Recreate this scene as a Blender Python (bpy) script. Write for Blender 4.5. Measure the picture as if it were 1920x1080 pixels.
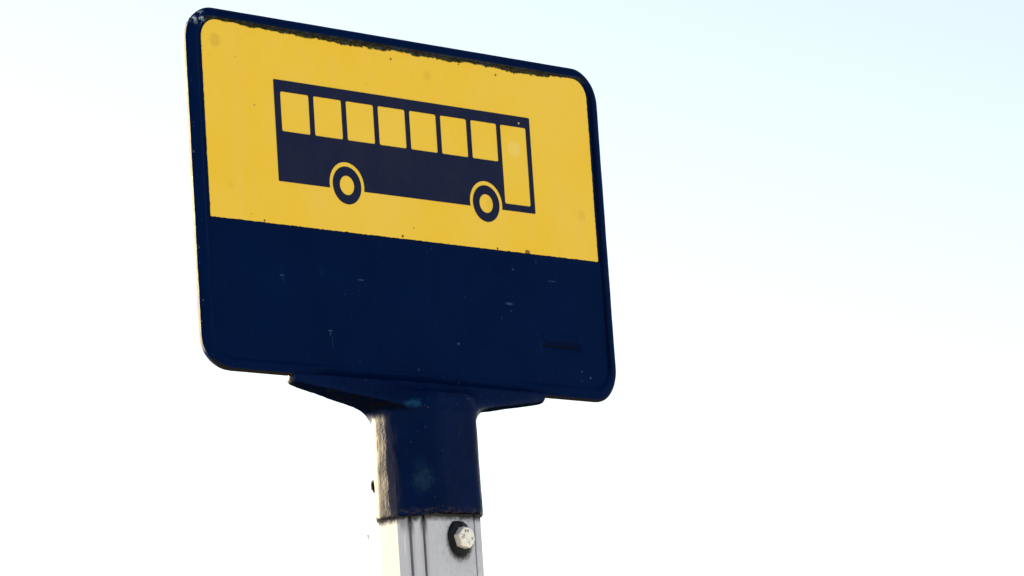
import bpy, bmesh, math, random
import numpy as np
from mathutils import Matrix, Vector

# ------------------------------------------------------------------ scene, camera, light
for o in list(bpy.data.objects):
    bpy.data.objects.remove(o, do_unlink=True)
SC = bpy.context.scene
COL = SC.collection
Z0 = 2.4                      # height of the sign datum above the pavement

cam_d = bpy.data.cameras.new('camera')
cam = bpy.data.objects.new('camera', cam_d)
COL.objects.link(cam)
cam_d.sensor_width = 36.0
cam_d.lens = 7177.94 / 1920.0 * 36.0
cam_d.clip_start = 0.05
cam_d.clip_end = 2000.0
R_ = Vector((0.70222985, -0.70877145, -0.0672032))
U_ = Vector((-0.07648182, -0.16894762, 0.98265316))
F_ = Vector((0.70783033, 0.68490856, 0.17284819))
m = Matrix.Identity(4)
for i in range(3):
    m[i][0] = R_[i]; m[i][1] = U_[i]; m[i][2] = -F_[i]
m.translation = Vector((-2.07068583 - 0.15, -2.26002166, -0.72416706 + Z0))
cam.matrix_world = m
SC.camera = cam

SUN_EL = math.radians(12.0)
SUN_AZ = math.radians(-4.5)          # measured from +Y (behind the sign) towards +X
world = bpy.data.worlds.new('World')
SC.world = world
world.use_nodes = True
wn = world.node_tree.nodes; wl = world.node_tree.links
wn.clear()
sky = wn.new('ShaderNodeTexSky'); sky.sky_type = 'NISHITA'
sky.sun_disc = False
sky.sun_elevation = SUN_EL
sky.sun_rotation = SUN_AZ
sky.altitude = 0.0; sky.air_density = 1.0; sky.dust_density = 0.3; sky.ozone_density = 1.0
bg = wn.new('ShaderNodeBackground'); bg.inputs['Strength'].default_value = 0.050
wo = wn.new('ShaderNodeOutputWorld')
haze = wn.new('ShaderNodeHueSaturation'); haze.inputs['Value'].default_value = 0.85; haze.inputs['Saturation'].default_value = 0.52     # thin white veil of a hazy sky
wl.new(sky.outputs[0], haze.inputs['Color']); wl.new(haze.outputs[0], bg.inputs[0]); wl.new(bg.outputs[0], wo.inputs[0])

sun_d = bpy.data.lights.new('sun', 'SUN')
sun_d.energy = 5.0; sun_d.angle = math.radians(0.6); sun_d.color = (1.0, 0.79, 0.45)
sun = bpy.data.objects.new('sun', sun_d); COL.objects.link(sun)
sd = Vector((math.sin(SUN_AZ) * math.cos(SUN_EL), math.cos(SUN_AZ) * math.cos(SUN_EL), math.sin(SUN_EL)))
sun.rotation_euler = (-sd).to_track_quat('-Z', 'Y').to_euler()
sun.location = (-3, 6, 5)

SC.view_settings.view_transform = 'Standard'
SC.view_settings.look = 'None'
SC.view_settings.exposure = 2.53
SC.view_settings.gamma = 1.0
SC.view_settings.use_curve_mapping = False

# ------------------------------------------------------------------ helpers
def link_mesh(name, me, mats, parent=None, loc=(0, 0, 0), smooth=True):
    o = bpy.data.objects.new(name, me)
    COL.objects.link(o)
    for mt in (mats if isinstance(mats, (list, tuple)) else [mats]):
        me.materials.append(mt)
    if smooth:
        for p in me.polygons:
            p.use_smooth = True
    o.parent = parent
    o.location = loc
    return o

def mesh_from(verts, faces, name='mesh'):
    me = bpy.data.meshes.new(name)
    me.from_pydata([tuple(v) for v in verts], [], [tuple(int(i) for i in f) for f in faces])
    me.validate(); me.update()
    return me

class G:
    """small node-graph builder"""
    def __init__(s, name):
        s.m = bpy.data.materials.new(name); s.m.use_nodes = True
        s.t = s.m.node_tree; s.n = s.t.nodes; s.l = s.t.links
        s.b = s.n.get('Principled BSDF')
        s.co = s.n.new('ShaderNodeTexCoord').outputs['Object']
        sp = s.n.new('ShaderNodeSeparateXYZ'); s.l.new(s.co, sp.inputs[0])
        s.x, s.y, s.z = sp.outputs
    def put(s, v, sock):
        if hasattr(v, 'is_linked'): s.l.new(v, sock)
        else: sock.default_value = v
    def math(s, op, a, b=0.0, c=None, clamp=False):
        n = s.n.new('ShaderNodeMath'); n.operation = op; n.use_clamp = clamp
        s.put(a, n.inputs[0]); s.put(b, n.inputs[1])
        if c is not None: s.put(c, n.inputs[2])
        return n.outputs[0]
    def ramp(s, v, a, b):           # smoothstep a..b -> 0..1 (a may exceed b)
        n = s.n.new('ShaderNodeMapRange'); n.interpolation_type = 'SMOOTHSTEP'
        s.put(v, n.inputs['Value'])
        if a <= b:
            s.put(a, n.inputs['From Min']); s.put(b, n.inputs['From Max'])
        else:
            s.put(b, n.inputs['From Min']); s.put(a, n.inputs['From Max'])
            n.inputs['To Min'].default_value = 1.0; n.inputs['To Max'].default_value = 0.0
        return n.outputs['Result']
    def noise(s, scale, detail=4.0, rough=0.55, stretch=(1, 1, 1), off=(0, 0, 0)):
        mp = s.n.new('ShaderNodeMapping'); s.l.new(s.co, mp.inputs[0])
        mp.inputs['Scale'].default_value = stretch; mp.inputs['Location'].default_value = off
        n = s.n.new('ShaderNodeTexNoise'); s.l.new(mp.outputs[0], n.inputs['Vector'])
        n.inputs['Scale'].default_value = scale; n.inputs['Detail'].default_value = detail
        n.inputs['Roughness'].default_value = rough
        return n.outputs['Fac']
    def mix(s, f, a, b):
        n = s.n.new('ShaderNodeMix'); n.data_type = 'RGBA'
        s.put(f, n.inputs[0])
        for v, k in ((a, 6), (b, 7)):
            if isinstance(v, tuple): n.inputs[k].default_value = (*v, 1.0)
            else: s.l.new(v, n.inputs[k])
        return n.outputs[2]
    def mul(s, *a):
        r = a[0]
        for k in a[1:]: r = s.math('MULTIPLY', r, k)
        return r
    def mx(s, *a):
        r = a[0]
        for k in a[1:]: r = s.math('MAXIMUM', r, k)
        return r
    def blob(s, cx, cz, rx, rz, soft=0.5, wob=None, amp=0.0):     # elliptical stain in the XZ plane
        dx = s.math('DIVIDE', s.math('SUBTRACT', s.x, cx), rx)
        dz = s.math('DIVIDE', s.math('SUBTRACT', s.z, cz), rz)
        d = s.math('SQRT', s.math('ADD', s.mul(dx, dx), s.mul(dz, dz)))
        if wob is not None:
            d = s.math('ADD', d, s.mul(s.math('SUBTRACT', wob, 0.5), amp))
        return s.ramp(d, 1.0 + soft * .5, 1.0 - soft * .5)
    def bump(s, h, strength, dist=0.001, chain=None):
        n = s.n.new('ShaderNodeBump'); n.inputs['Strength'].default_value = strength
        n.inputs['Distance'].default_value = dist
        s.put(h, n.inputs['Height'])
        if chain is not None: s.l.new(chain, n.inputs['Normal'])
        return n.outputs[0]
    def out(s, col=None, rough=None, normal=None, spec=None, metal=None):
        for v, k in ((rough, 'Roughness'), (spec, 'Specular IOR Level'), (metal, 'Metallic')):
            if v is not None: s.put(v, s.b.inputs[k])
        if col is not None:
            if isinstance(col, tuple): s.b.inputs['Base Color'].default_value = (*col, 1)
            else: s.l.new(col, s.b.inputs['Base Color'])
        if normal is not None: s.l.new(normal, s.b.inputs['Normal'])
        return s.m

BLUE = (0.0000, 0.0084, 0.053)
BLUE2 = (0.0000, 0.0066, 0.043)
CHIP = (0.42, 0.50, 0.55)

def mat_panel():
    g = G('navy_enamel_panel')
    n1 = g.noise(14, 5); n2 = g.noise(420, 3, .6); n3 = g.noise(160, 4, .6)
    col = g.mix(g.ramp(n1, .3, .7), BLUE, BLUE2)
    # faint scuffs
    sc = g.noise(60, 6, .65, (1, 1, .35), (3, 1, 2))
    col = g.mix(g.mul(g.ramp(sc, .60, .78), .5), col, (0.004, 0.022, 0.075))
    # pale scratch marks and specks on the blue field
    wob = g.noise(700, 3)
    marks = None
    for (cx, cz, rx, rz, a) in ((-.152, -.1640, .0026, .0007, .45), (-.151, -.1672, .0005, .0016, .30), (-.0640, -.1610, .0034, .0006, .55),
            (.1103, -.1680, .0045, .0011, .55), (.1655, -.1440, .0050, .0005, .40), (.0455, -.2072, .0016, .0011, .60),
            (-.1018, -.2062, .0024, .0006, .60), (-.1020, -.2085, .0006, .0018, .50), (-.100, -.216, .0005, .006, .16),
            (.2060, -.2270, .0006, .0009, 1.6), (.1955, -.2220, .0005, .0010, .9), (.1948, -.2300, .0008, .0005, .6),
            (.1175, -.1372, .0013, .0008, .5), (.112, -.174, .0008, .0009, .4), (.147, -.128, .0004, .0025, .35), (.100, -.181, .0004, .0014, .4),
            (-.083, -.1745, .0008, .0005, .3), (.021, -.127, .0006, .0006, .35), (-.0035, -.2325, .0008, .0008, .7)):
        b = g.mul(g.blob(cx, cz, rx, rz, .7, wob, .8), a)
        marks = b if marks is None else g.mx(marks, b)
    fr = g.ramp(g.y, .002, .0)
    col = g.mix(g.math('MINIMUM', g.mul(marks, fr, .42), 1.0), col, (0.10, 0.21, 0.36))
    # chipped paint along the left outer edge and round the top-left corner
    ed = g.ramp(g.x, -.2378, -.2400)
    cn = g.noise(230, 5, .7, (1, 1, .6), (1, 7, 3))
    chips = g.mul(ed, g.mul(g.ramp(cn, .60, .68), .7))
    cor = g.mul(g.blob(-.2295, .0435, .0075, .0065, .9), g.ramp(g.noise(260, 4, .7, (1, 1, 1), (9, 2, 5)), .52, .58))
    col = g.mix(g.mx(chips, cor), col, (.34, .42, .48))
    # a few specks anywhere
    sp = g.ramp(g.noise(520, 2, .5, (1, 1, 1), (4, 4, 4)), .765, .80)
    col = g.mix(g.mul(sp, .55), col, (.16, .24, .34))
    # dirt and moss gathered under the top rim
    dn = g.noise(130, 5, .65, (1, 1, 1.6), (2, 0, 0))
    d0 = g.math('ADD', g.z, g.mul(g.math('SUBTRACT', dn, .5), .004))
    dirt = g.mul(g.ramp(d0, .0375, .0400), g.ramp(g.z, .0452, .0440), g.ramp(g.math('ABSOLUTE', g.x), .228, .212))
    dc = g.mix(g.ramp(g.noise(190, 4, .6, (1, 1, 1), (5, 5, 5)), .42, .62), (.020, .017, .006), (.030, .040, .052))
    dc = g.mix(g.ramp(g.noise(120, 4, .6, (1, 1, 1), (8, 1, 5)), .56, .66), dc, (.055, .055, .012))
    col = g.mix(g.mul(dirt, .92), col, dc)
    dz_ = g.math('ADD', g.math('ADD', g.z, .1990), g.mul(g.math('SUBTRACT', g.x, .172), .018))
    ds = g.mul(g.ramp(g.x, .1465, .150), g.ramp(g.x, .1975, .194), g.ramp(dz_, -.0030, -.0024), g.ramp(dz_, .0030, .0008), g.ramp(g.noise(400, 4, .7), .3, .6))  # shade on the notch slope painted as a dark strip
    col = g.mix(g.mul(ds, .45), col, (.0008, .0022, .008))
    dm = g.mul(g.ramp(g.x, .1465, .150), g.ramp(g.x, .1975, .194), g.ramp(g.math('ABSOLUTE', g.math('ADD', dz_, .0028)), .0011, .0003))  # shadow line painted along the notch crease
    col = g.mix(g.mul(dm, .9), col, (.004, .004, .005))
    # shade painted into the right-hand recess, highlight painted along the left rim crest
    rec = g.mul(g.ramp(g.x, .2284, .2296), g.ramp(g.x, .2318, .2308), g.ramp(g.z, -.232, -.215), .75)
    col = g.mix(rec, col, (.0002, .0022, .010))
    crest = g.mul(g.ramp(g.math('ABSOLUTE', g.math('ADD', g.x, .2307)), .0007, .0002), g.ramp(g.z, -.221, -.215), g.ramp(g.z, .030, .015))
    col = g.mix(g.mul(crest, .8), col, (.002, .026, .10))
    # shade of the rim underside painted in as dark brown
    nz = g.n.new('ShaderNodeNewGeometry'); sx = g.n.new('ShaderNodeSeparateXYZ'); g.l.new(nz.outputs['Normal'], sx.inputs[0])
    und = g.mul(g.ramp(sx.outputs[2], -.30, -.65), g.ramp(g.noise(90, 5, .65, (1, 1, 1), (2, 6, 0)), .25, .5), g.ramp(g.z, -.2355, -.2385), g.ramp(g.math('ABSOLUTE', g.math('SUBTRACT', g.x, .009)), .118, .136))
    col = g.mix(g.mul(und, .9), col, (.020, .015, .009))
    h = g.math('ADD', g.mul(n3, 1.0), g.mul(n2, .45))
    st = g.noise(300, 3, .6, (1, 1, .35))
    h = g.math('ADD', h, g.mul(st, .8))
    nb = g.bump(h, .45, .0006)
    side = g.mul(g.ramp(g.math('ABSOLUTE', g.x), .2350, .2380), g.ramp(g.y, .0012, .0026))
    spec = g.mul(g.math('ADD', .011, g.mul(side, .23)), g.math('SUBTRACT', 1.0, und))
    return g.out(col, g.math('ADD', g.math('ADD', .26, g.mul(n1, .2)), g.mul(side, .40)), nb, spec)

def mat_bracket():
    g = G('navy_enamel_casting')
    n1 = g.noise(20, 5); n3 = g.noise(210, 4, .65); n4 = g.noise(260, 4, .7, (1, 1, .22), (1, 1, 1))
    col = g.mix(g.ramp(n1, .3, .7), (0.0000, 0.0078, 0.052), (0.0000, 0.0060, 0.038))
    wob = g.noise(240, 5, .7)
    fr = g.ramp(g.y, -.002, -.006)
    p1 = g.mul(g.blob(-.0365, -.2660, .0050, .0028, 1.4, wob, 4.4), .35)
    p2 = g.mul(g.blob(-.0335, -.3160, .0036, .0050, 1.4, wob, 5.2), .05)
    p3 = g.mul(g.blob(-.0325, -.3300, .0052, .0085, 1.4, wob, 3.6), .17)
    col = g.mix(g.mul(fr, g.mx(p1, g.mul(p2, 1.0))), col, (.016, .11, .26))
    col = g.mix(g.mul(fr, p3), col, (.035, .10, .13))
    # shade under the wings painted in as near-black navy
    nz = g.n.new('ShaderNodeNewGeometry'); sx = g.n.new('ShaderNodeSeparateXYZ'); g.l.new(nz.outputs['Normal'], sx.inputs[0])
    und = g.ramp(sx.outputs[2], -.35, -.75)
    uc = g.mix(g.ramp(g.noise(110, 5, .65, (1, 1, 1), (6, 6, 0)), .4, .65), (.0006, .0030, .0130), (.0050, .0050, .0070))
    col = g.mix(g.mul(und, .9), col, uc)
    # worn lower lip; sky sheen painted on the right flank, sunlit tan on the left
    lip = g.mul(g.ramp(g.z, -.3505, -.3575), g.ramp(g.noise(170, 5, .7, (1, 1, 2), (2, 9, 0)), .46, .62))
    col = g.mix(g.mul(lip, .55), col, (.07, .05, .035))
    r_sheen = g.mul(g.ramp(g.x, .0225, .0285), g.ramp(g.z, -.298, -.318), g.ramp(g.noise(330, 5, .75, (1, 1, .7), (3, 3, 3)), .46, .60))
    col = g.mix(g.mul(r_sheen, .8), col, (.22, .20, .31))
    l_sunlit = g.mul(g.ramp(g.x, -.0445, -.0485), g.ramp(n4, .40, .64), g.ramp(g.z, -.278, -.288), g.ramp(sx.outputs[0], -.5, -.8))
    col = g.mix(g.mul(l_sunlit, .14), col, (.16, .11, .07))
    sp = g.ramp(g.noise(420, 2, .5, (1, 1, 1), (4, 14, 4)), .745, .785)
    col = g.mix(g.mul(sp, .6), col, (.16, .24, .34))
    h = g.math('ADD', g.mul(n3, .7), g.mul(n4, 1.0))
    nb = g.bump(h, .32, .0010)
    nb = g.bump(g.noise(55, 3), .35, .002, nb)
    flank = g.mul(g.ramp(g.math('ABSOLUTE', g.x), .0478, .0490), g.ramp(g.z, -.270, -.282))
    flank = g.mx(flank, g.mul(g.ramp(g.x, .0225, .0275), g.ramp(g.z, -.284, -.292), .6))
    tip = g.ramp(g.x, -.1445, -.1465)
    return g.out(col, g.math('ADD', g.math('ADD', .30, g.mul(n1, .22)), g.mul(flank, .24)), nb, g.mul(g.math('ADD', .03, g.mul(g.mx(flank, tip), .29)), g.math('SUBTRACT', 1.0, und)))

def mat_yellow():
    g = G('yellow_reflective_film')
    n1 = g.noise(9, 5, .6)
    col = g.mix(g.ramp(n1, .3, .7), (.90, .575, .045), (.90, .605, .078))
    st = g.noise(40, 4, .5, (1.0, 1, .12), (3, 3, 3))
    col = g.mix(g.mul(g.ramp(st, .45, .75), .5), col, (.90, .600, .100))
    # pale spot in the door window, a few round dull stains
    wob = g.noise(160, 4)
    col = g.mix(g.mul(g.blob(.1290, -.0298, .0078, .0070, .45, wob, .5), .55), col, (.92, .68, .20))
    col = g.mix(g.mul(g.blob(-.083, .0165, .004, .012, 1.2, wob, .8), .3), col, (.90, .60, .12))
    for cx, cz, r, a in ((-.2111, .0252, .0055, .38), (.0282, .0239, .0042, .25), (.2090, -.0818, .0045, .25), (.094, -.0818, .0042, .22), (-.203, -.094, .0035, .15)):
        col = g.mix(g.mul(g.blob(cx, cz, r, r, .8, wob, .7), a), col, (.60, .36, .05))
    # flecks of dirt
    fl = g.ramp(g.noise(300, 2, .5, (1, 1, 1), (7, 7, 1)), .735, .775)
    col = g.mix(g.mul(fl, .35), col, (.25, .14, .02))
    wb = g.noise(600, 2)
    fk = None
    for cx, cz, r, a in ((-.0138, .0335, .0012, .9), (.112, .0345, .0012, .9), (-.172, -.0245, .0007, .7), (-.190, .014, .0005, .7), (-.012, -.0295, .0004, .6),
                      (.0005, -.1115, .0007, .7), (.089, -.0975, .0010, .8), (-.168, -.120, .0011, .9), (-.182, -.116, .0006, .8), (-.013, -.1195, .0014, .9), (.1, -.1205, .0012, .9),
                      (.137, -.1208, .0030, .8), (.067, .0385, .0008, .9)):
        b = g.mul(g.blob(cx, cz, r, r * .8, .5, wb, 1.0), a)
        fk = b if fk is None else g.mx(fk, b)
    col = g.mix(fk, col, (.055, .030, .010))
    # moss and dirt creeping down from the top rim
    dn = g.noise(300, 6, .78, (1, 1, .8), (2, 0, 0)); d2 = g.noise(38, 3, .6, (1, 1, 1), (1, 5, 0))
    edge = g.math('ADD', g.z, g.mul(g.math('SUBTRACT', dn, .5), .0062))
    edge = g.math('ADD', edge, g.mul(g.math('SUBTRACT', d2, .5), .0100))
    edge = g.math('SUBTRACT', edge, g.mul(g.ramp(g.math('ABSOLUTE', g.math('ADD', g.x, -.005)), .165, .225), .0045))
    dirt = g.ramp(edge, .0395, .0404)
    dc = g.mix(g.ramp(g.noise(260, 4, .6, (1, 1, 1), (5, 5, 5)), .40, .62), (.014, .012, .004), (.050, .050, .014))
    dc = g.mix(g.ramp(g.noise(90, 4, .6, (1, 1, 1), (8, 1, 5)), .52, .66), dc, (.040, .048, .055))
    col = g.mix(dirt, col, dc)
    nb = g.bump(g.noise(500, 3), .06, .0004)
    return g.out(col, .45, nb, .04)

def mat_symbol():
    g = G('navy_print')
    n1 = g.noise(30, 5); 
    col = g.mix(g.ramp(n1, .35, .7), (.0120, .0175, .052), (.0165, .0210, .054))
    sp = g.ramp(g.noise(420, 3, .6, (1, 1, 1), (4, 4, 8)), .66, .74)
    col = g.mix(g.mul(sp, .30), col, (.08, .08, .10))
    col = g.mix(g.mul(g.blob(.1365, -.0061, .0010, .0010, .4), .9), col, (.62, .45, .22))
    return g.out(col, .45, g.bump(g.noise(500, 3), .05, .0004), .01)

PA, PB, PC = .04815, .0346, .0229        # pole half width, half depth, chamfer
PY = .0024
BOLT = (.0, -.3785)
GR = (.31, .655)                          # groove positions on the slanted facet

def mat_pole():
    g = G('pale_grey_anodised_pole')
    n1 = g.noise(12, 4, .5, (1, 1, .15)); 
    col = g.mix(n1, (.555, .575, .67), (.585, .60, .69))
    st = g.noise(160, 4, .6, (1, 1, .02))
    col = g.mix(g.mul(g.ramp(st, .5, .7), .08), col, (.38, .39, .45))
    # grime under the collar and running down from the grooves
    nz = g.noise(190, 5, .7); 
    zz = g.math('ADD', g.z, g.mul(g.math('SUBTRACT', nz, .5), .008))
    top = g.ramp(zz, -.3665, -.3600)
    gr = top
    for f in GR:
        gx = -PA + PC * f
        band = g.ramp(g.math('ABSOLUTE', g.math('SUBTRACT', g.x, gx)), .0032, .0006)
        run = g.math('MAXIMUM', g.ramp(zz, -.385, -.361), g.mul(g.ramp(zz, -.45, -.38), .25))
        slot = g.mul(g.ramp(g.math('ABSOLUTE', g.math('SUBTRACT', g.x, gx)), .0009, .0006), .85)  # shade inside the groove painted nearly black
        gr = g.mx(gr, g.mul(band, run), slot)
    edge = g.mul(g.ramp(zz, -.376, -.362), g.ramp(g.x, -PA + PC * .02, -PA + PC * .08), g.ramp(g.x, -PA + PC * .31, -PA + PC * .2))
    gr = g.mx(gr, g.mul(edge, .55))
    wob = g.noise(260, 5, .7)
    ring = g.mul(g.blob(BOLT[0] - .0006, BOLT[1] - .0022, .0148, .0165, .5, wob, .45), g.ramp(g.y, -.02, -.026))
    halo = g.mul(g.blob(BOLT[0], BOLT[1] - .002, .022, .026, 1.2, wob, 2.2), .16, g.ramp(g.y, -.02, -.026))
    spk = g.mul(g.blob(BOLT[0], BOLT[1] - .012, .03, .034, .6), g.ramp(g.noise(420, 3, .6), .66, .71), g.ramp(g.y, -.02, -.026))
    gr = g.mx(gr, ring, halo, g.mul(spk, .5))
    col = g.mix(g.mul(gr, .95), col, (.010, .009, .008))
    fl = g.ramp(g.noise(380, 2, .5, (1, 1, 1), (4, 4, 4)), .73, .77)
    col = g.mix(g.mul(fl, .5), col, (.10, .10, .11))
    nb = g.bump(g.noise(220, 3, .5, (1, 1, .1)), .04, .0006)
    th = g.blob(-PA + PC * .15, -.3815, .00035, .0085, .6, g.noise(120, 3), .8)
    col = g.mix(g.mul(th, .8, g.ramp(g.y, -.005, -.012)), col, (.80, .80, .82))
    return g.out(col, g.math('ADD', .42, g.mul(gr, .45)), nb, g.math('SUBTRACT', .2, g.mul(gr, .19)))

def simple(name, c1, c2, scale, rough, spec=.3, metal=0.0, bump=.2, bd=.0005):
    g = G(name)
    n = g.noise(scale, 5, .65)
    return g.out(g.mix(g.ramp(n, .3, .7), c1, c2), rough, g.bump(g.noise(scale * 1.7, 4), bump, bd), spec, metal)

M_PANEL = mat_panel(); M_BRACKET = mat_bracket(); M_YELLOW = mat_yellow(); M_SYMBOL = mat_symbol(); M_POLE = mat_pole()
M_STEEL = simple('weathered_stainless_bolt', (.72, .69, .65), (.90, .88, .84), 260, .45, .5, .4, .15)
M_MARK = simple('stamped_mark', (.05, .045, .045), (.09, .085, .08), 300, .6)
M_SEAL = simple('black_sealant', (.003, .004, .007), (.007, .009, .014), 300, .30, .12, 0, .9, .001)
M_MOSS = simple('dry_brown_fibre', (.030, .014, .008), (.11, .045, .02), 600, .8, .2)
M_RUST = simple('reddish_speck', (.20, .07, .03), (.36, .15, .08), 800, .7, .2)
M_WEB = simple('pale_thread', (.75, .74, .72), (.82, .8, .78), 300, .5, .3)
M_GROUND = simple('grey_paving', (.40, .405, .41), (.46, .465, .47), 3, .85, .2, 0, .3, .01)

# ------------------------------------------------------------------ ground
gm = mesh_from([(-400, -400, 0), (400, -400, 0), (400, 400, 0), (-400, 400, 0)], [(0, 1, 2, 3)], 'ground')
ground = link_mesh('ground', gm, M_GROUND, None, (0, 0, 0), False)
ground['kind'] = 'structure'

# ------------------------------------------------------------------ the sign
root = bpy.data.objects.new('bus_stop_sign', None)
root.empty_display_size = .2
COL.objects.link(root)
root['label'] = 'navy and yellow bus stop sign with bus pictogram on pale grey metal pole'
root['category'] = 'road sign'
LOC = (0, 0, Z0)

HX, ZT, ZB, RO = .2407, .0525, -.2472, .0300
def sm(a, b, x):
    t = np.clip((np.asarray(x, float) - a) / (b - a), 0, 1)
    return t * t * (3 - 2 * t)

def rrect(hx, zt, zb, r, seg=14, ns=84, nv=56):
    """outline, counter-clockwise seen from the front, constant point count"""
    pts = []
    def line(a, b, n):
        for i in range(n):
            t = i / n
            pts.append((a[0] + (b[0] - a[0]) * t, a[1] + (b[1] - a[1]) * t))
    def arc(cx, cz, a0):
        for i in range(seg):
            a = a0 + math.pi / 2 * i / seg
            pts.append((cx + r * math.cos(a), cz + r * math.sin(a)))
    line((-hx + r, zb), (hx - r, zb), ns); arc(hx - r, zb + r, -math.pi / 2)
    line((hx, zb + r), (hx, zt - r), nv); arc(hx - r, zt - r, 0)
    line((hx - r, zt), (-hx + r, zt), ns); arc(-hx + r, zt - r, math.pi / 2)
    line((-hx, zt - r), (-hx, zb + r), nv); arc(-hx + r, zb + r, math.pi)
    return np.array(pts)

def wob(x, z):
    return (np.sin(x * 61 + z * 43) + np.sin(x * 131 - z * 97 + 1.3) * .6 + np.sin(x * 277 + z * 331 + .5) * .35) / 2

def field_y(x, z):
    """front face of the flat field: slight casting waviness and the cast notch at lower right"""
    y = .00012 * wob(x * 1.3, z * 1.1)
    w = sm(.1455, .1510, x) * sm(.1995, .1940, x)
    zc = z - (-.1990 - .018 * (x - .172))
    bulge = -.0007 * np.exp(-((zc - .0045) / .0035) ** 2)
    cut = np.where(zc > -.0027, sm(.0040, -.0027, zc) * .0021, np.exp((zc + .0027) / .0035) * .0021)
    return y + w * (bulge + cut)

def build_panel():
    # rings: (hx, top, bottom, radius, y)
    prof = [(.0052, .0052, .0052, .0080), (.0030, .0030, .0030, .0078), (.0018, .0018, .0018, .0071), (.0013, .0013, .0013, .0062), (.0007, .0007, .0007, .0042), (.0001, .0001, .0001, .0020), (0, 0, 0, .0013),
            (.0004, .0004, .0004, .0010), (.0013, .0013, .0013, .0000), (.0028, .0028, .0028, -.0010), (.0046, .0044, .0050, -.0014),
            (.0064, .0056, .0070, -.0018), (.0086, .0074, .0086, -.0019), (.0098, .0084, .0099, -.0015), (.0104, .0090, .0107, -.0007),
            (.0110, .0095, .0113, -.0001), (.0118, .0102, .0121, 0.0), (.0122, .0106, .0126, .0008)]
    V = []; F = []
    N = None
    for (ox, oz, ob, y) in prof:
        o = min(ox, oz)
        p = rrect(HX - ox, ZT - oz, ZB + ob, max(RO - o * .95, .006))
        N = len(p)
        x, z = p[:, 0], p[:, 1]
        yy = np.full(N, y) + .00015 * wob(x * 2, z * 2) * (1 if y < .0050 else 0)
        z = z - .0040 * x * np.clip((-.226 - z) / .016, 0, 1) * np.clip((.0107 - ob) / .004, 0, 1)
        # over the casting the lower rim is undercut
        k = sm(-.128, -.105, x) * sm(.146, .120, x) * sm(ZB + .014, ZB + .011, z)
        if oz < .0104 and y < .0030:
            und = np.clip((.0112 - ob) / .0112, 0, 1)
            yy = yy + k * (und ** .8) * .0052
        V += list(zip(x, yy, z))
    nr = len(prof)
    for r in range(nr - 1):
        for i in range(N):
            j = (i + 1) % N
            F.append((r * N + i, r * N + j, (r + 1) * N + j, (r + 1) * N + i))
    F.append(tuple(reversed([(0) * N + i for i in range(N)])))
    # flat field
    hx, zt, zb, r = HX - .0117, ZT - .0101, ZB + .0120, .0203
    zs = np.concatenate([np.linspace(zb, zb + .03, 22), np.linspace(zb + .031, zb + .055, 50), np.linspace(zb + .057, zt, 70)])
    nx = 260; base = len(V)
    for z in zs:
        dz = max(r - (zt - z), r - (z - zb), 0)
        w = hx - (r - math.sqrt(max(r * r - dz * dz, 0)))
        xs = np.linspace(-w, w, nx)
        ys = field_y(xs, np.full(nx, z))
        V += [(a, b, z) for a, b in zip(xs, ys)]
    for a in range(len(zs) - 1):
        for b in range(nx - 1):
            q = base + a * nx + b
            F.append((q, q + 1, q + nx + 1, q + nx))
    me = mesh_from(V, F, 'sign_panel')
    return link_mesh('sign_panel', me, M_PANEL, root, LOC)
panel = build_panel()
panel['label'] = 'navy enamelled panel with raised rounded rim and a row of dirt under the top rim'

# yellow film and bus pictogram: filled 2-D outlines made into thin sheets
def sheet(name, splines, y, thick, mat, parent, loc):
    cu = bpy.data.curves.new(name + '_curve', 'CURVE'); cu.dimensions = '2D'; cu.fill_mode = 'BOTH'
    cu.extrude = thick / 2
    for pts in splines:
        s = cu.splines.new('POLY'); s.points.add(len(pts) - 1); s.use_cyclic_u = True
        for i, (a, b) in enumerate(pts): s.points[i].co = (a, b, 0, 1)
    tmp = bpy.data.objects.new(name + '_tmp', cu); COL.objects.link(tmp)
    dg = bpy.context.evaluated_depsgraph_get()
    me = bpy.data.meshes.new_from_object(tmp.evaluated_get(dg))
    bpy.data.objects.remove(tmp, do_unlink=True); bpy.data.curves.remove(cu)
    me.name = name
    me.transform(Matrix(((1, 0, 0, 0), (0, 0, -1, y), (0, 1, 0, 0), (0, 0, 0, 1))))
    me.materials.clear()
    return link_mesh(name, me, mat, parent, loc, False)

def rpoly(pts, rad, seg=5):
    """polygon with rounded corners; rad a number or one per corner"""
    out = []; n = len(pts)
    for i in range(n):
        p = Vector(pts[i]); a = Vector(pts[i - 1]) - p; b = Vector(pts[(i + 1) % n]) - p
        r = rad if not isinstance(rad, (list, tuple)) else rad[i]
        if r <= 0: out.append(tuple(p)); continue
        ang = a.angle(b); d = r / math.tan(ang / 2)
        a.normalize(); b.normalize()
        c = p + (a + b).normalized() * (r / math.sin(ang / 2))
        p0 = p + a * d - c; p1 = p + b * d - c
        a0 = math.atan2(p0.y, p0.x); a1 = math.atan2(p1.y, p1.x)
        da = (a1 - a0 + math.pi) % (2 * math.pi) - math.pi
        for k in range(seg + 1):
            t = a0 + da * k / seg
            out.append((c.x + r * math.cos(t), c.y + r * math.sin(t)))
    return out

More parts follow.
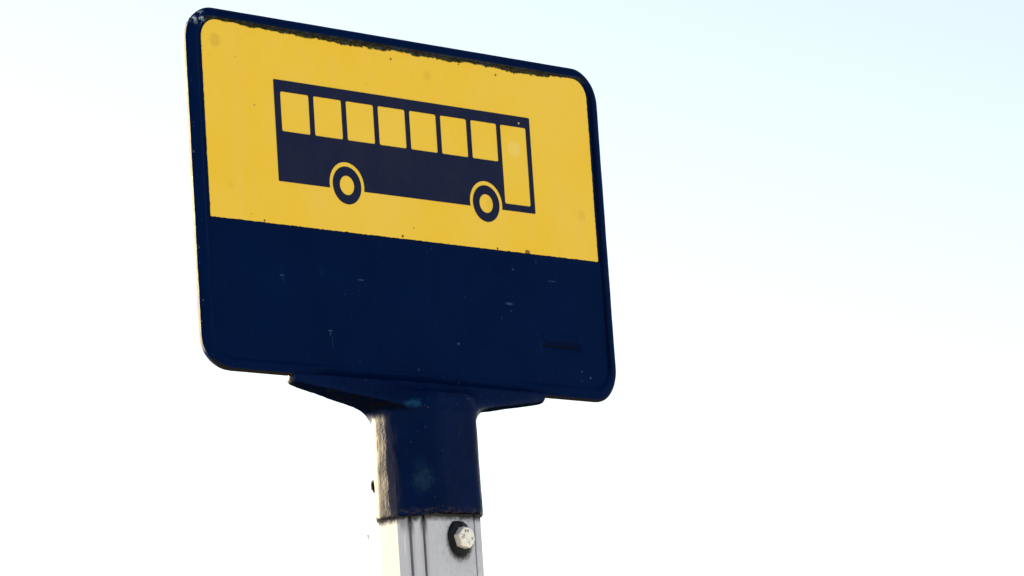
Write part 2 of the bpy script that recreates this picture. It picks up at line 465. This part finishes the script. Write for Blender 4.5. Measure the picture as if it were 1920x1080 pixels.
rng = random.Random(4)
def ragged(pts, step, amp, seed):
    r = random.Random(seed); out = []
    for i in range(len(pts)):
        a = Vector(pts[i]); b = Vector(pts[(i + 1) % len(pts)])
        n = max(1, int((b - a).length / step))
        nrm = Vector((b.y - a.y, a.x - b.x)); nrm = nrm.normalized() if nrm.length else nrm
        for k in range(n):
            o = r.gauss(0, amp) if n > 3 else 0
            out.append(tuple(a.lerp(b, k / n) + nrm * o))
    return out
yl = rpoly([(-.2258, -.1217), (.2258, -.1217), (.2258, .0425), (-.2258, .0425)], [.0008, .0008, .017, .017], 10)
yl = ragged(yl, .0018, .00016, 3)
yellow = sheet('yellow_field', [yl], -.00040, .00030, M_YELLOW, panel, (0, 0, 0))

# bus pictogram (all numbers in metres on the sign, origin at the roof's rear corner)
BX = -.150
W1, W2, WZ, WR, HR, AR = .07617, .23958, -.0820, .01606, .0082, .0197
def arch(cx):
    pts = []
    dz = -.0856 - WZ
    a0 = math.asin(dz / AR)
    for k in range(37):
        a = math.pi - a0 + (2 * a0 - math.pi) * k / 36
        pts.append((cx + AR * math.cos(a), WZ + AR * math.sin(a)))
    return pts
body = [(0, 0), (0, -.0856)]
body = [(.0008, 0), (0, -.0008), (0, -.0848), (.0008, -.0856)] + arch(W1) + arch(W2) + [(.2994, -.0856), (.3, -.085), (.3, -.0008), (.2992, 0)]
holes = []
for i in range(7):
    x0 = .0069 + .03665 * i
    holes.append(rpoly([(x0, -.0431), (x0 + .0313, -.0431), (x0 + .0313, -.0097), (x0, -.0097)], .0016))
holes.append(rpoly([(.2631, -.0796), (.2946, -.0796), (.2946, -.0097), (.2631, -.0097)], .0016))
sh = lambda P: [(a + BX, b) for a, b in P]
sheet('bus_body_symbol', [sh(body)] + [sh(h) for h in holes], -.00075, .00020, M_SYMBOL, panel, (0, 0, 0))
def circ(cx, cz, r, n=64):
    return [(cx + r * math.cos(2 * math.pi * k / n), cz + r * math.sin(2 * math.pi * k / n)) for k in range(n)]
for cx in (W1, W2):
    sheet('wheel_symbol', [sh(circ(cx, WZ, WR)), sh(circ(cx, WZ, HR))], -.00075, .00020, M_SYMBOL, panel, (0, 0, 0))

# ------------------------------------------------------------------ cast bracket: implicit surface -> mesh
def smin(a, b, k):
    h = np.clip(.5 + .5 * (b - a) / k, 0, 1)
    return b * (1 - h) + a * h - k * h * (1 - h)
def smax(a, b, k): return -smin(-a, -b, k)

def surface_nets(f, lo, h):
    nx, ny, nz = f.shape
    s = f < 0
    cs = np.zeros((nx - 1, ny - 1, nz - 1)); acc = np.zeros((nx - 1, ny - 1, nz - 1, 3))
    sl = lambda d: slice(d, None) if d else slice(None, -1)
    C8 = [(a, b, c) for a in (0, 1) for b in (0, 1) for c in (0, 1)]
    for c0 in C8:
        for ax in range(3):
            if c0[ax]: continue
            c1 = list(c0); c1[ax] = 1
            A = f[sl(c0[0]), sl(c0[1]), sl(c0[2])]; B = f[sl(c1[0]), sl(c1[1]), sl(c1[2])]
            cr = (A < 0) != (B < 0)
            t = np.where(cr, A / np.where(cr, A - B, 1), 0)
            for d in range(3):
                acc[..., d] += np.where(cr, c0[d] + (t if d == ax else 0), 0)
            cs += cr
    act = cs > 0
    idx = -np.ones(act.shape, int); idx[act] = np.arange(act.sum())
    ijk = np.argwhere(act)
    V = (ijk + acc[act] / cs[act][:, None]) * h + np.array(lo)
    Fq = []
    for ax in range(3):
        o1, o2 = [(1, 2), (2, 0), (0, 1)][ax]
        A = np.take(s, range(f.shape[ax] - 1), ax); B = np.take(s, range(1, f.shape[ax]), ax)
        for p in np.argwhere(A != B):
            if p[o1] < 1 or p[o2] < 1 or p[o1] >= f.shape[o1] - 1 or p[o2] >= f.shape[o2] - 1: continue
            q = [p.copy() for _ in range(4)]
            q[0][o1] -= 1; q[0][o2] -= 1; q[1][o2] -= 1; q[3][o1] -= 1
            ids = [idx[tuple(k)] for k in q]
            if A[tuple(p)]: pass
            else: ids = ids[::-1]
            Fq.append(ids)
    return V, Fq

def build_bracket():
    h = .0014
    lo = (-.158, -.052, -.366); hi = (.158, .056, -.236)
    ax = [np.arange(lo[i], hi[i], h) for i in range(3)]
    X, Y, Z = np.meshgrid(*ax, indexing='ij')
    dx = np.abs(X); yc = .0040
    ztop = -.2437
    zb = np.interp(dx, [0, .058, .147, .16], [-.271, -.2654, -.2530, -.251])
    hb = np.interp(dx, [0, .03, .06, .147, .16], [.034, .031, .0235, .0075, .007])
    ht = np.interp(dx, [0, .05, .147], [.0105, .0085, .0068])
    s = np.clip((ztop - Z) / (ztop - zb), 0, 1.2)
    hd = ht + (hb - ht) * s ** 1.1
    fin = smax(smax(np.abs(Y - yc) - hd, zb - Z, .0085), dx - .147, .005)
    fin = smax(fin, Z - ztop, .001)
    # sleeve over the pole
    t = np.clip((-.262 - Z) / .10, 0, 1)
    a = .0490 + .0012 * np.sin(np.pi * t) + .0016 * t
    b = .0375 + .0010 * t
    dg = (.0434 + .0009 * t) * math.sqrt(2)
    x = X - .0008; y = Y - PY
    oct_ = smax(smax(np.abs(x) - a, (np.abs(x) + np.abs(y) - dg) / math.sqrt(2), .005), np.abs(y) - b, .006)
    zlow = -.3600 + .026 * (X + .06)
    slv = smax(oct_, zlow - Z, .0022)
    slv = smax(slv, Z - (-.255), .01)
    f = smin(fin, slv, .013)
    f = smax(f, Z - ztop, .0012)
    f += .00011 * (np.sin(X * 173 + Z * 91) + np.sin(Z * 211 + Y * 157 + 1) + np.sin(X * 401 - Z * 367 + Y * 233) * .5)
    V, F = surface_nets(f, lo, h)
    me = mesh_from(V, F, 'bracket')
    bm = bmesh.new(); bm.from_mesh(me)
    for _ in range(3): bmesh.ops.smooth_vert(bm, verts=bm.verts, factor=.5, use_axis_x=True, use_axis_y=True, use_axis_z=True)
    bmesh.ops.recalc_face_normals(bm, faces=bm.faces)
    bm.to_mesh(me); bm.free()
    o = link_mesh('bracket', me, M_BRACKET, root, LOC)
    return o
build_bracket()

# ------------------------------------------------------------------ pole: grooved eight-sided extrusion
def build_pole():
    a, b, c = PA, PB, PC
    corners = [(-a, b - c), (-a, -(b - c)), (-(a - c), -b), (a - c, -b), (a, -(b - c)), (a, b - c), (a - c, b), (-(a - c), b)]
    grooves = {1: [(GR[0], .0017), (GR[1], .0014)], 2: [(.855, .0013)], 3: [(.35, .0014), (.69, .0014)], 5: [(.31, .0014), (.66, .0014)], 7: [(.31, .0014), (.66, .0014)]}
    pts = []
    for i in range(8):
        p = Vector(corners[i]); q = Vector(corners[(i + 1) % 8]); d = (q - p); L = d.length; d.normalize()
        n = Vector((d.y, -d.x)) * -1          # inward, for this winding
        if n.dot(-p) < 0: n = -n
        p0 = Vector(corners[i - 1])
        e = .0007
        pts.append(p + d * e); 
        prev = 0
        for (f, w) in grooves.get(i, []):
            m_ = L * f
            pts += [p + d * (m_ - w / 2 - .0005) + n * .0000, p + d * (m_ - w / 2) + n * .0005, p + d * (m_ - w / 2) + n * .006, p + d * (m_ + w / 2) + n * .006, p + d * (m_ + w / 2) + n * .0005, p + d * (m_ + w / 2 + .0005)]
        pts.append(q - d * e)
    n = len(pts); V = []; F = []
    for z in (-.335, -Z0 + .0):
        V += [(p.x, p.y + PY, z) for p in pts]
    for i in range(n):
        j = (i + 1) % n
        F.append((i, i + n, j + n, j))
    F.append(tuple(range(n))); F.append(tuple(reversed(range(n, 2 * n))))
    me = mesh_from(V, F, 'pole')
    bm = bmesh.new(); bm.from_mesh(me); bmesh.ops.recalc_face_normals(bm, faces=bm.faces); bm.to_mesh(me); bm.free()
    return link_mesh('pole', me, M_POLE, root, LOC, False)
pole = build_pole()
yf = PY - PB                                 # front facet of the pole

# bolt with washer of black sealant and stamped marks
def lathe(prof, n, jit=0, seed=1):
    r_ = random.Random(seed); V = []; F = []
    for (r, y) in prof:
        for k in range(n):
            a = 2 * math.pi * k / n; rr = r * (1 + jit * (math.sin(3 * a + 1) * .5 + math.sin(7 * a) * .3 + r_.uniform(-.3, .3)))
            V.append((rr * math.cos(a), y, rr * math.sin(a)))
    for i in range(len(prof) - 1):
        for k in range(n):
            F.append((i * n + k, i * n + (k + 1) % n, (i + 1) * n + (k + 1) % n, (i + 1) * n + k))
    F.append(tuple((len(prof) - 1) * n + k for k in range(n)))
    return V, F

def build_bolt():
    n = 72; AF = .0163; R0 = AF / 2
    rot0 = math.radians(18)
    def hexr(a):
        k = ((a - rot0 + math.pi / 6) % (math.pi / 3)) - math.pi / 6
        return R0 / math.cos(k)
    V = []; F = []
    rc = R0 * .985                       # chamfer circle on the face
    H = .0082
    rows = []
    for row in range(5):
        for k in range(n):
            a = 2 * math.pi * k / n; r = hexr(a)
            if row == 0: rr, y = r, 0
            elif row == 1: rr, y = r, -(H - max(.0004, (r - rc) * .62 + .0003))
            elif row == 2: rr, y = min(r, rc) * .995, -(H - .0001)
            elif row == 3: rr, y = min(r, rc) * .96, -H
            else: rr, y = R0 * .3, -H
            V.append((rr * math.cos(a), y, rr * math.sin(a)))
    for i in range(4):
        for k in range(n):
            F.append((i * n + k, i * n + (k + 1) % n, (i + 1) * n + (k + 1) % n, (i + 1) * n + k))
    F.append(tuple(4 * n + k for k in range(n)))
    me = mesh_from(V, F, 'bolt')
    bm = bmesh.new(); bm.from_mesh(me); bmesh.ops.recalc_face_normals(bm, faces=bm.faces); bm.to_mesh(me); bm.free()
    loc = (BOLT[0], yf - .0008, BOLT[1])
    o = link_mesh('bolt', me, M_STEEL, pole, loc, False)
    o['label'] = 'weathered steel hexagon bolt head ringed with black sealant'
    V, F = lathe([(.0142, .0012), (.0136, -.0006), (.0124, -.0014), (.0112, -.0018), (.004, -.0019)], 60, .07, 5)
    V = [(x, y - (.0014 * max(0, math.sin(math.atan2(z, x) * 5 + .4)) if z > .004 else 0), z * (1.0 if z > 0 else 1.0) + (.0008 if z > .006 else 0)) for x, y, z in V]
    ms = mesh_from(V, F, 'sealant_ring')
    bm = bmesh.new(); bm.from_mesh(ms); bmesh.ops.recalc_face_normals(bm, faces=bm.faces); bm.to_mesh(ms); bm.free()
    link_mesh('sealant_ring', ms, M_SEAL, pole, (BOLT[0] - .0004, yf - .0004, BOLT[1]))
    # stamped marks on the head
    for txt, ang, size in (('A4', 95, .0044), ('70', 172, .0044), ('H', -12, .0036), ('T', -75, .0036)):
        cu = bpy.data.curves.new('mark_curve', 'FONT'); cu.body = txt; cu.size = size; cu.align_x = 'CENTER'; cu.align_y = 'CENTER'; cu.extrude = .00008
        t = bpy.data.objects.new('mark_tmp', cu); COL.objects.link(t)
        dg = bpy.context.evaluated_depsgraph_get()
        mm = bpy.data.meshes.new_from_object(t.evaluated_get(dg)); bpy.data.objects.remove(t, do_unlink=True); bpy.data.curves.remove(cu)
        a = math.radians(ang); rr = .0054
        flip = math.radians(ang + 90)
        M = Matrix.Translation((rr * math.cos(a), -H - .00008, rr * math.sin(a))) @ Matrix(((1, 0, 0, 0), (0, 0, -1, 0), (0, 1, 0, 0), (0, 0, 0, 1))) @ Matrix.Rotation(flip, 4, 'Z')
        mm.transform(M); mm.materials.clear()
        link_mesh('stamped_mark', mm, M_MARK, o, (0, 0, 0), False)
build_bolt()

# ------------------------------------------------------------------ debris
def strand(bm, p, q, r0, r1, bend, n=6, sides=5):
    p = Vector(p); q = Vector(q); d = (q - p); u = d.orthogonal().normalized(); v = d.cross(u).normalized()
    prev = None
    for i in range(n + 1):
        t = i / n; c = p.lerp(q, t) + u * bend * math.sin(math.pi * t)
        r = r0 + (r1 - r0) * t
        ring = [bm.verts.new(c + (u * math.cos(2 * math.pi * k / sides) + v * math.sin(2 * math.pi * k / sides)) * r) for k in range(sides)]
        if prev:
            for k in range(sides): bm.faces.new((prev[k], prev[(k + 1) % sides], ring[(k + 1) % sides], ring[k]))
        prev = ring
CAMP = Vector((-2.22068583, -2.26002166, -.72416706))
def on_plane(X, Z, y):             # point at depth y on the view line through sign-plane point (X, Z)
    P = Vector((X - .15, 0, Z)); s = (y - CAMP.y) / (0 - CAMP.y)
    return CAMP + (P - CAMP) * s

bm = bmesh.new(); r_ = random.Random(7)
c = on_plane(.0853, -.3328, .028)
for k in range(16):
    ox = r_.uniform(-.0016, .0022); oy = r_.uniform(-.001, .001)
    l = r_.uniform(.0030, .0052)
    strand(bm, (ox, oy, -l + r_.uniform(-.001, .001)), (ox * .9 - .0008, oy, l + r_.uniform(-.0014, .0012)), .0006, .0001, r_.uniform(-.0006, .0006))
me = bpy.data.meshes.new('dried_tuft'); bm.to_mesh(me); bm.free()
tuft = link_mesh('dried_tuft', me, M_MOSS, None, c + Vector((0, 0, Z0)))
tuft['label'] = 'small tuft of brown fibres clinging to the sunlit left side of the blue collar'
tuft['category'] = 'debris'

bm = bmesh.new()
strand(bm, (0, 0, .0018), (.0002, 0, -.0002), .0007, .0005, .0004)
strand(bm, (0, 0, -.0002), (.0008, 0, -.0020), .0004, .0002, -.0004)
me = bpy.data.meshes.new('floating_speck'); bm.to_mesh(me); bm.free()
sp = link_mesh('floating_speck', me, M_RUST, None, on_plane(.0762, -.3756, .012) + Vector((0, 0, Z0)))
sp['label'] = 'tiny reddish speck drifting in the air left of the grey pole'
sp['category'] = 'speck'
